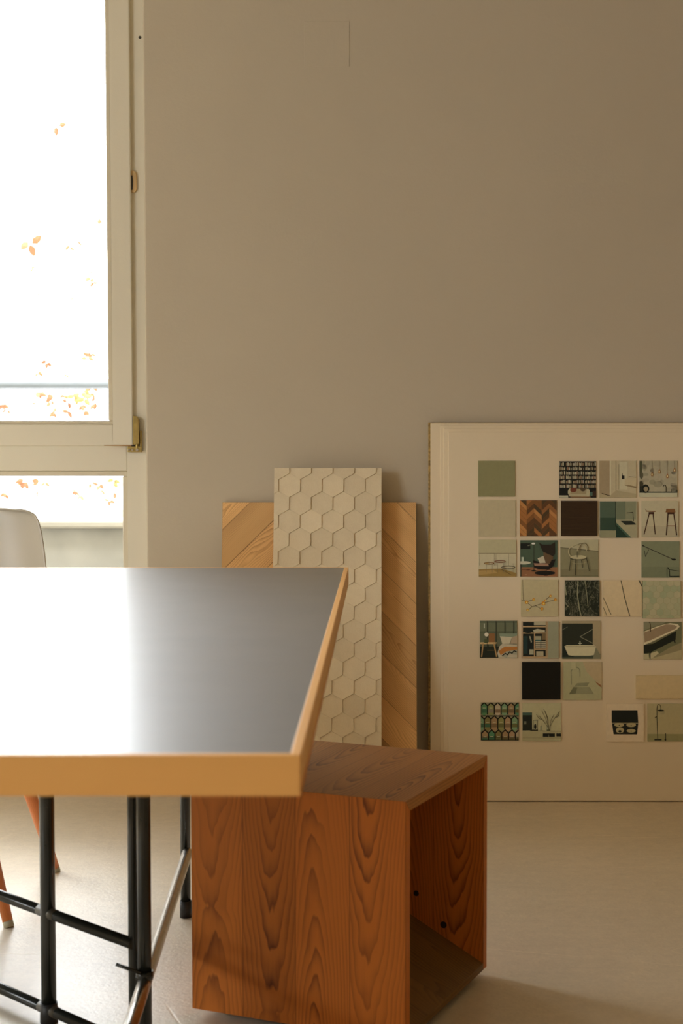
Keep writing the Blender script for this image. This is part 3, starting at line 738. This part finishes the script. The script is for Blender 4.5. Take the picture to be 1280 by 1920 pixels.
# row 3
c = Card(897, 1012, 967, 1081, (140, 122, 84)); c.rect(0, .2, 1, .63, (150, 130, 94)); c.rect(0, .62, 1, .64, (110, 92, 62)); c.rect(.41, .3, .42, .62, (104, 86, 58)); c.rect(.46, .3, .47, .62, (104, 86, 58)); c.rect(.8, .3, .81, .62, (120, 102, 70)); c.rect(.02, .3, .03, .6, (110, 92, 62)); c.poly([(0, 0), (1, 0), (1, .1), (.6, .22), (0, .2)], (118, 88, 42)); c.poly([(0, .04), (.5, .1), (.4, .18), (0, .16)], (134, 100, 52))
c.arc(.28, .36, .13, .025, .018, (96, 58, 26)); c.arc(.57, .41, .14, .025, .018, (90, 44, 24)); c.arc(.79, .25, .18, .04, .018, (48, 38, 24)); c.rect(.17, .34, .26, .38, (134, 100, 52))
for x in (.2, .36, .5, .66, .68, .92): c.line([(x, .36), (x, .12)], .008, (96, 78, 50))
c.line([(.6, .2), (.88, .04)], .01, (70, 52, 28)); c.done('picture_card', 'picture card of three low round tables on a pale wooden floor', 'picture card')
c = Card(975, 1013, 1044.5, 1081, (56, 62, 42)); c.rect(0, 0, 1, .26, (112, 70, 40)); c.rect(0, .76, .27, .92, K); c.rect(.36, .15, .375, .93, (26, 24, 16)); c.ell(.36, .16, .07, .02, K); c.line([(.2, .85), (.33, .89)], .015, (100, 90, 66)); c.ell(.35, .91, .05, .025, (170, 160, 130)); c.ell(.1, .38, .18, .045, (150, 134, 102)); c.rect(.03, .42, .09, .54, (140, 132, 104)); c.rect(.0, 0, .03, .33, (40, 34, 22))
for i in range(14): c.ell(rr.random(), rr.uniform(.02, .2), rr.uniform(.03, .08), .012, rr.choice([(60, 34, 20), (140, 96, 62), (84, 48, 28)]))
c.ell(.66, .10, .28, .06, (16, 14, 10))
c.poly([(.50, .93), (.6, .88), (.82, .88), (.93, .95), (.93, .62), (.84, .52), (.66, .56), (.6, .7)], (30, 22, 14)); c.poly([(.62, .68), (.88, .56), (.88, .3), (.62, .32)], (78, 54, 32)); c.poly([(.34, .45), (.36, .26), (.5, .2), (.75, .19), (.88, .28), (.95, .48), (.84, .46), (.78, .34)], (20, 15, 11)); c.poly([(.38, .30), (.36, .37), (.74, .36), (.77, .29)], (122, 86, 60)); c.poly([(.46, .50), (.62, .57), (.68, .38), (.52, .37)], (150, 130, 98))
c.done('picture_card', 'picture card of a dark high-backed wing armchair beside a floor lamp', 'picture card')
c = Card(1050, 1012, 1121, 1081.5, (106, 92, 60)); c.poly([(0, .78), (1, .70), (1, 1), (0, 1)], (138, 120, 84)); c.line([(0, .79), (1, .69)], .02, (78, 66, 42)); c.rect(0, 0, 1, .2, (98, 84, 54)); c.rect(0, .02, 1, .05, (88, 76, 48))
q_ = (52, 44, 26); lw = (150, 128, 88)
c.ell(.47, .53, .22, .055, (146, 126, 86)); c.arc(.47, .52, .22, .06, .018, q_, 180, 360); c.arc(.62, .72, .12, .19, .02, (92, 76, 48), -10, 190); c.arc(.34, .68, .13, .15, .018, lw, 100, 270); c.arc(.56, .70, .12, .17, .014, lw, 0, 180); c.line([(.33, .82), (.52, .90), (.66, .91)], .014, (100, 84, 54)); c.line([(.44, .53), (.44, .68)], .016, q_)
for a_, b__ in (((.27, .5), (.23, .16)), ((.40, .48), (.39, .05)), ((.55, .46), (.58, .25)), ((.68, .52), (.76, .16))): c.line([a_, b__], .02, q_)
c.arc(.48, .40, .18, .04, .012, (128, 108, 72), 180, 360); c.done('picture_card', 'picture card of a bentwood cafe chair in grey tones', 'picture card')
c = Card(1202, 1015, 1273, 1083, (98, 92, 62)); c.rect(0, 0, 1, .3, (92, 87, 58)); c.line([(.03, .88), (.84, .50)], .022, (40, 34, 24)); c.ell(.85, .50, .06, .025, K); c.ell(.04, .88, .03, .015, K); c.line([(.08, .74), (.10, .58), (.19, .77)], .014, (36, 32, 22)); c.line([(.69, .28), (.73, .2), (.74, .04), (1, .04)], .022, K); c.line([(.73, .22), (1, .18)], .014, K); c.line([(.67, 0), (.67, .26)], .01, K)
c.done('picture_card', 'picture card of a long black swing-arm wall lamp on grey-green', 'picture card')
# row 4
c = Card(976, 1087, 1046, 1156, (146, 124, 84)); tw_ = (62, 46, 26); c.line([(.05, 1), (.06, .46)], .01, tw_); c.line([(0, .46), (.12, .42), (.30, .27), (.58, .36), (.92, .46)], .012, tw_); c.line([(.18, .17), (.30, .27)], .012, tw_); c.line([(.38, .3), (.56, .2)], .012, tw_); c.line([(.16, .4), (.34, .46)], .012, tw_); c.line([(.58, .38), (.79, .57)], .012, tw_)
for x, y, r_ in ((.15, .39, .045), (.34, .46, .04), (.18, .18, .035), (.56, .21, .042), (.60, .36, .052), (.65, .44, .03), (.79, .56, .035), (.92, .46, .04)): c.ell(x, y, r_, r_, (160, 96, 22), 14); c.ell(x+.008, y-.004, r_*.45, r_*.45, (196, 150, 72), 10)
c.done('picture_card', 'picture card of a branching lamp with small gold globes', 'picture card')
c = Card(1058, 1088, 1123, 1155, (20, 24, 14), thick=.006)
c.mb.m = [1]*len(c.mb.m)
c.line([(.38, .98), (.36, .6), (.42, .2), (.47, .02)], .03, (112, 100, 68)); c.line([(.58, .98), (.62, .7), (.66, .35), (.67, .25)], .022, (104, 92, 62)); c.line([(0, .88), (.04, .6)], .03, (112, 100, 68)); c.line([(.84, .95), (.88, .8), (1, .7)], .014, (84, 76, 50)); c.line([(0, .4), (.08, .28)], .03, (100, 88, 60)); c.line([(.45, .32), (.66, .3)], .014, (84, 76, 50))
c.done('marble_sample', 'dark green marble sample with pale veins', 'sample', [M['print'], M['green_marble']])
c = Card(1130, 1088, 1202, 1155, (164, 134, 92), thick=.006); c.line([(.46, 1), (.56, .5), (.69, 0)], .024, (66, 54, 32)); c.line([(.93, 1), (1, .84)], .03, (60, 50, 30)); c.line([(0, .52), (.2, .05)], .02, (88, 72, 44)); c.line([(0, .25), (.09, .02)], .018, (92, 76, 46))
c.done('marble_sample', 'white marble sample with thin dark diagonal veins', 'sample')
c = Card(1204, 1089, 1275, 1159, (122, 108, 70), thick=.005); hs = .105; rr = random.Random(12)
for j in range(8):
    for i in range(7):
        x = i*hs*1.732+(.5*hs*1.732 if j % 2 else 0); y = j*hs*1.5
        c.lay = 1; c.ell(x, y, hs*.95, hs*.95, rr.choice([(136, 120, 82), (130, 118, 80), (140, 122, 84), (124, 116, 78)]), 6, 30, 390)
c.done('tile_sample', 'pale grey-green hexagon mosaic sample card', 'sample')
# row 5
c = Card(899, 1164, 969, 1233, (66, 66, 44)); 
for i in range(5): c.lay = 1; c.rect(.0+i*.235, .72, .19+i*.235, .95, (84, 80, 54)); c.rect(.0+i*.235, .3, .19+i*.235, .68, (78, 74, 50)); c.rect(.19+i*.235, .3, .215+i*.235, 1, (40, 40, 27))
c.lay = 2; c.rect(0, 0, .52, .36, (26, 28, 18)); c.poly([(.02, .42), (.46, .42), (.44, .37), (.0, .37)], (160, 124, 76)); c.line([(.09, .38), (.05, .03)], .035, (138, 100, 56)); c.line([(.38, .38), (.45, .03)], .035, (138, 100, 56)); c.line([(.2, .2), (.4, .2)], .014, (80, 60, 34)); c.rect(.24, .42, .40, .66, (110, 70, 36)); c.rect(.12, .4, .22, .5, (60, 60, 34)); c.ell(.18, .63, .055, .055, (178, 158, 120)); c.rect(.11, .8, .135, .93, (150, 140, 110)); c.poly([(.52, .66), (1, .66), (1, .55), (.54, .55)], (104, 104, 76)); c.poly([(.54, .58), (.86, .56), (.8, .38), (.6, .38)], (158, 138, 104)); c.poly([(.86, .56), (1, .6), (1, .38), (.82, .38)], (138, 112, 80)); c.poly([(.52, .3), (.6, .38), (1, .36), (1, 0), (.5, 0), (.47, .12)], (150, 130, 98)); c.poly([(.50, .18), (.66, .30), (1, .30), (1, .20), (.7, .16), (.56, .07)], (142, 84, 34)); c.poly([(.62, .02), (.7, .17), (1, .22), (1, .08), (.8, .1), (.72, 0)], (128, 116, 88))
c.line([(.6, .05), (.68, .12), (.74, .08), (.8, .16), (.86, .12), (.92, .19), (.98, .16)], .03, (28, 26, 18)); c.done('picture_card', 'picture card of a bed with orange blanket and a wooden bedside table', 'picture card')
c = Card(977, 1165, 1048, 1234, (136, 108, 76)); c.rect(.04, .05, .68, .98, (22, 22, 15)); c.rect(.33, .9, .64, 1, (140, 122, 88)); c.rect(.04, .84, .66, .88, (146, 112, 72)); c.rect(.04, .67, .66, .70, (146, 112, 72)); c.rect(.33, .03, .36, .7, (146, 112, 72)); c.rect(.64, 0, .68, 1, (128, 98, 62)); c.ell(.18, .74, .11, .06, (20, 22, 16)); c.poly([(.3, .76), (.42, .8), (.62, .76), (.62, .71), (.34, .7)], (146, 128, 94)); c.poly([(.05, .1), (.06, .6), (.3, .62), (.31, .1)], (16, 20, 16)); c.rect(.06, .12, .16, .6, (24, 38, 32)); c.poly([(.2, .6), (.24, .6), (.28, .44), (.25, .42)], (120, 106, 78)); c.rect(.21, .1, .32, .24, (134, 120, 88)); c.rect(.36, .5, .52, .6, (130, 116, 84)); c.rect(.36, .46, .52, .5, (44, 66, 54)); c.rect(.54, .5, .64, .68, (92, 70, 42))
for i in range(4): c.rect(.37, .27+i*.055, .5, .30+i*.055, (140, 122, 90)); c.rect(.52, .27+i*.055, .64, .30+i*.055, (140, 122, 90))
c.rect(.36, .23, .66, .26, (146, 112, 72)); c.rect(.39, .06, .58, .19, (140, 120, 86)); c.rect(.04, .02, .68, .05, (146, 112, 72)); c.rect(.7, 0, .98, 1, (118, 108, 78)); c.done('picture_card', 'picture card of an open wardrobe with dark clothes and folded linen', 'picture card')
c = Card(1053, 1164, 1125, 1235, (128, 106, 72)); c.rect(0, .0, .8, .93, (30, 30, 19)); c.rect(0, 0, 1, .13, (56, 56, 38)); c.rect(0, .05, .3, .3, (22, 26, 18)); c.line([(.8, .78), (.47, .58), (.82, .40)], .016, (108, 96, 68)); c.line([(0, .76), (.14, .84)], .012, (92, 84, 60)); c.poly([(.06, .33), (.16, .10), (.24, .08), (.72, .08), (.84, .10), (.88, .33), (.82, .36), (.12, .36)], (160, 140, 100)); c.rect(.08, .31, .87, .335, (132, 112, 76)); c.rect(.455, .36, .48, .47, (150, 136, 104)); c.rect(.42, .4, .52, .42, (150, 136, 104)); c.poly([(.88, .3), (1, .1), (1, 0), (.8, 0)], (100, 90, 62))
c.done('picture_card', 'picture card of a white oval basin before black marble', 'picture card')
c = Card(1206, 1166, 1277, 1236, (86, 76, 46)); c.rect(0, .0, 1, .35, (138, 116, 76)); c.poly([(0, .1), (.4, .2), (1, .45), (1, .25), (.2, .02), (0, 0)], (112, 94, 60)); c.poly([(0, .35), (.1, .20), (.15, .22), (.84, .72), (1, .9), (1, .5), (.5, .2), (.2, .02), (0, .15)], (84, 76, 46)); c.poly([(0, .15), (0, .38), (.25, .42), (.86, .76), (.84, .52), (.15, .17)], (18, 20, 11)); c.poly([(.15, .17), (.17, 0), (.2, 0), (.2, .2)], (24, 22, 12)); c.poly([(.76, .54), (.82, .42), (.84, .44), (.82, .56)], (24, 22, 12)); c.poly([(0, .15), (0, .0), (.14, 0), (.13, .14)], (144, 124, 84)); c.poly([(.18, .16), (.18, 0), (.24, .04), (.4, .16), (.35, .22)], (148, 128, 88)); c.poly([(0, .38), (.2, .46), (.88, .80), (.95, .88), (.9, .94), (.7, .97), (.4, .9), (0, .74)], (168, 144, 104)); c.poly([(.02, .45), (.2, .52), (.84, .82), (.88, .88), (.8, .92), (.6, .94), (0, .72)], (118, 92, 62)); c.poly([(0, .78), (0, 1), (.6, 1), (.45, .93)], (104, 92, 62)); c.arc(.12, .9, .06, .1, .018, (58, 44, 26), -20, 90); c.rect(.17, .74, .19, .88, (60, 44, 26))
c.done('picture_card', 'picture card of a dark freestanding bathtub with white inside', 'picture card')
# row 6
c = Card(978, 1241, 1050, 1311, (7, 6, 3), thick=.007); c.done('colour_swatch', 'solid black sample card below the wardrobe picture', 'sample')
c = Card(1056, 1241, 1127, 1312, (136, 122, 82)); c.poly([(.5, 1), (1, 1), (1, .35), (.62, .72)], (144, 118, 80)); c.poly([(.82, .5), (1, .38), (1, .32), (.9, .4)], (110, 68, 38)); c.poly([(.35, .44), (.68, .46), (.62, .36), (.28, .35)], (108, 98, 66)); c.poly([(.26, .34), (.68, .34), (.80, .16), (.14, .15)], (116, 104, 70)); c.poly([(.26, .34), (.14, .15), (.32, .17), (.36, .33)], (88, 80, 52)); c.line([(.21, .40), (.2, .78)], .012, (92, 84, 60)); c.arc(.32, .76, .11, .10, .014, (96, 88, 62), 0, 180); c.line([(.43, .76), (.43, .62)], .014, (96, 88, 62)); c.rect(.2, .82, .32, 1, (144, 128, 88))
c.done('picture_card', 'picture card of a double stone sink with an arched tap', 'picture card')
c = Card(1191, 1266, 1330, 1310, (158, 128, 84), thick=.006); c.line([(0.002, .03), (1, .03)], .01, (120, 92, 56)); c.done('panel_sample', 'long blank beige sample strip below the bathtub picture', 'sample')
# row 7
c = Card(901, 1317, 972, 1388, (112, 96, 64)); rr = random.Random(2); cols = [(96, 112, 72), (66, 92, 52), (110, 100, 54), (138, 104, 68), (146, 122, 88), (64, 96, 60), (128, 96, 60), (100, 84, 44)]
pw_ = .178
for j, (yb, yt_) in enumerate(((.65, 1.0), (.27, .65), (-.1, .28))):
    for i in range(-1, 7):
        x = i*pw_+(.09 if j == 1 else 0)+(.02 if j == 2 else .0); cc = rr.choice(cols)
        c.lay = 1; c.poly([(x, yb+.05), (x+pw_/2, yb-(.05 if j else 0)), (x+pw_, yb+.05), (x+pw_, yt_-.09), (x+pw_/2, yt_), (x, yt_-.09)], cc)
        c.lay = 2; c.rect(x+.02, yb+.08, x+pw_-.02, yb+.17, tuple(int(k_*.75) for k_ in rr.choice(cols)))
        c.rect(x+.05, yb+.2, x+pw_-.05, yb+.215, (150, 136, 96))
        c.lay = 4; c.line([(x, yb+.04), (x, yt_-.09), (x+pw_/2, yt_), (x+pw_, yt_-.09)], .032, (8, 10, 6))
c.lay = 5; c.rect(0, .635, 1, .66, (10, 12, 8)); c.rect(0, .08, 1, .1, (10, 12, 8)); c.rect(0, 0, 1, .02, (20, 24, 14))
c.done('picture_card', 'picture card of green and amber leaded glass panes', 'picture card')
c = Card(979, 1318, 1051, 1389, (148, 132, 92)); c.rect(0, .28, .25, .68, (20, 24, 16)); c.rect(0, .68, .25, .75, (52, 64, 48)); c.rect(.04, .44, .1, .52, (90, 84, 60)); c.rect(.28, .28, .4, .55, (60, 54, 36)); c.rect(.29, .3, .39, .54, (142, 128, 90)); c.ell(.33, .38, .03, .07, K); c.rect(0, 0, 1, .27, (138, 122, 84)); c.line([(0, .27), (1, .26)], .01, (84, 72, 46)); c.line([(0, .08), (1, .08)], .01, (104, 92, 62)); c.rect(.53, .11, .84, .2, (20, 20, 13)); c.rect(.88, .12, 1, .2, (20, 20, 13)); c.rect(.68, .11, .69, .17, (110, 98, 68)); c.rect(.2, .27, .4, .3, (34, 32, 22)); c.rect(.46, .28, .5, .4, (120, 112, 80)); c.rect(.62, .28, .73, .42, (128, 118, 84)); c.rect(.63, .27, .72, .3, (70, 66, 44))
for pth in ([(.69, .3), (.6, .6), (.5, .8)], [(.68, .3), (.66, .6), (.55, .84)], [(.67, .35), (.53, .55), (.42, .68)], [(.7, .3), (.74, .55), (.82, .7)], [(.7, .35), (.8, .55), (.96, .78)], [(.68, .4), (.62, .7), (.6, .78)], [(.82, .6), (.93, .66), (.96, .78)], [(.53, .55), (.42, .6), (.36, .7)]): c.line(pth, .011, (70, 58, 36))
c.done('picture_card', 'picture card of bare branches in a vase on a low sideboard', 'picture card')
c = Card(1136, 1319, 1206, 1390, (170, 142, 106), thick=.005); c.poly([(.14, .50), (.14, .83), (.83, .83), (.85, .50)], K); c.poly([(.15, .48), (.19, .19), (.82, .19), (.85, .48)], K); c.rect(.15, .485, .85, .50, (100, 90, 60)); 
for x, y, a_, b__ in ((.34, .44, .13, .055), (.66, .44, .13, .055), (.36, .3, .11, .08), (.66, .285, .12, .05)): c.ell(x, y, a_, b__, (136, 116, 76)); c.ell(x, y-.01, .014, .014, K)
c.ell(.36, .27, .045, .03, K); c.done('picture_card', 'picture card of a black square spotlight with four round lamps', 'picture card')
c = Card(1213, 1319, 1284, 1390, (138, 118, 78)); c.rect(0, 0, 1, .2, (114, 100, 62)); d_ = (26, 24, 15); c.line([(.27, .06), (.25, .6), (.25, .88)], .016, d_); c.arc(.30, .88, .05, .10, .014, d_, 0, 180); c.line([(.35, .88), (.35, .83)], .014, d_); c.ell(.35, .82, .09, .022, d_); c.line([(.19, .05), (.36, .05)], .035, d_); c.rect(.47, .02, .485, .22, d_); c.ell(.47, .05, .025, .02, d_); c.line([(.20, .635), (.25, .66)], .02, d_)
c.done('picture_card', 'picture card of a black rain shower fitting on a pale wall', 'picture card')

# ---------------------------------------------------------------- chair behind the table
f1 = hz(17, 1738, 0); f2 = hz(105, 1634, 0)
ccx = -.955; ccy = (f1.y+f2.y)/2
ch = thing('shell_chair', 'white plastic shell chair on slanted wooden legs, at the far end of the table', 'chair', (ccx, ccy, 0))
prof = [(-.20, .405, .19), (-.185, .430, .215), (-.12, .440, .228), (-.03, .432, .232), (.06, .424, .232), (.13, .432, .230), (.175, .47, .226), (.198, .53, .222), (.215, .60, .220), (.232, .68, .213), (.246, .745, .203), (.256, .782, .194), (.261, .800, .186), (.2635, .809, .176), (.265, .8145, .160), (.2655, .816, .140)]
sh = MB(); N = 16; grid = []
for i, (y, z, hw) in enumerate(prof):
    rowp = []
    kb = min(1, max(0, (i-4)/4)); 
    for j in range(-N, N+1):
        u = j/N; sd = abs(u)**3
        rowp.append(Vector((ccx+hw*u, ccy+y-.055*sd*kb, z+.035*sd*(1-kb)+(.0 if i < 13 else .002*(1-u*u)))))
    grid.append(rowp)
for i in range(len(grid)-1):
    for j in range(2*N): sh.face([grid[i][j], grid[i][j+1], grid[i+1][j+1], grid[i+1][j]], smooth=True)
so_ = sh.build('shell', M['shell'], ch)
md = so_.modifiers.new('solid', 'SOLIDIFY'); md.thickness = .006; md.offset = 0
md = so_.modifiers.new('sub', 'SUBSURF'); md.levels = 2; md.render_levels = 2
up = hy(58, 1493, f2.y-.07)
sdx = f1.x-ccx; sdx2 = f2.x-ccx
rz = up.z
for sgn in (1, -1):
    for ft, ty in ((f1, -1), (f2, 1)):
        foot = Vector((ccx+sgn*(ft.x-ccx), ft.y, 0))
        if ty == 1: dirv = Vector((sgn*(up.x-ft.x), up.y-ft.y, rz)).normalized()
        else: dirv = Vector((-sgn*.28, .20, 1)).normalized()
        topz = .36; k_ = topz/dirv.z; tp = foot+dirv*k_
        lg = MB().tube(foot+dirv*.012, tp, .0105, .0165, 16).build('leg', M['leg_wood'], ch)
        MB().tube(foot, foot+dirv*.014, .0105, .0105, 14).build('glide', M['felt'], lg)
br_ = MB(); 
br_.tube((ccx-.13, ccy-.11, .36), (ccx+.13, ccy+.11, .36), .004, n=8); br_.tube((ccx+.13, ccy-.11, .36), (ccx-.13, ccy+.11, .36), .004, n=8)
br_.tube((ccx-.15, ccy-.12, .30), (ccx+.15, ccy+.12, .36), .004, n=8); br_.tube((ccx+.15, ccy-.12, .30), (ccx-.15, ccy+.12, .36), .004, n=8)
for sx_ in (-1, 1):
    for sy_ in (-1, 1): br_.tube((ccx+sx_*.12, ccy+sy_*.10, .355), (ccx+sx_*.11, ccy+sy_*.09, .43), .005, n=8)
br_.build('brace', M['wire'], ch)
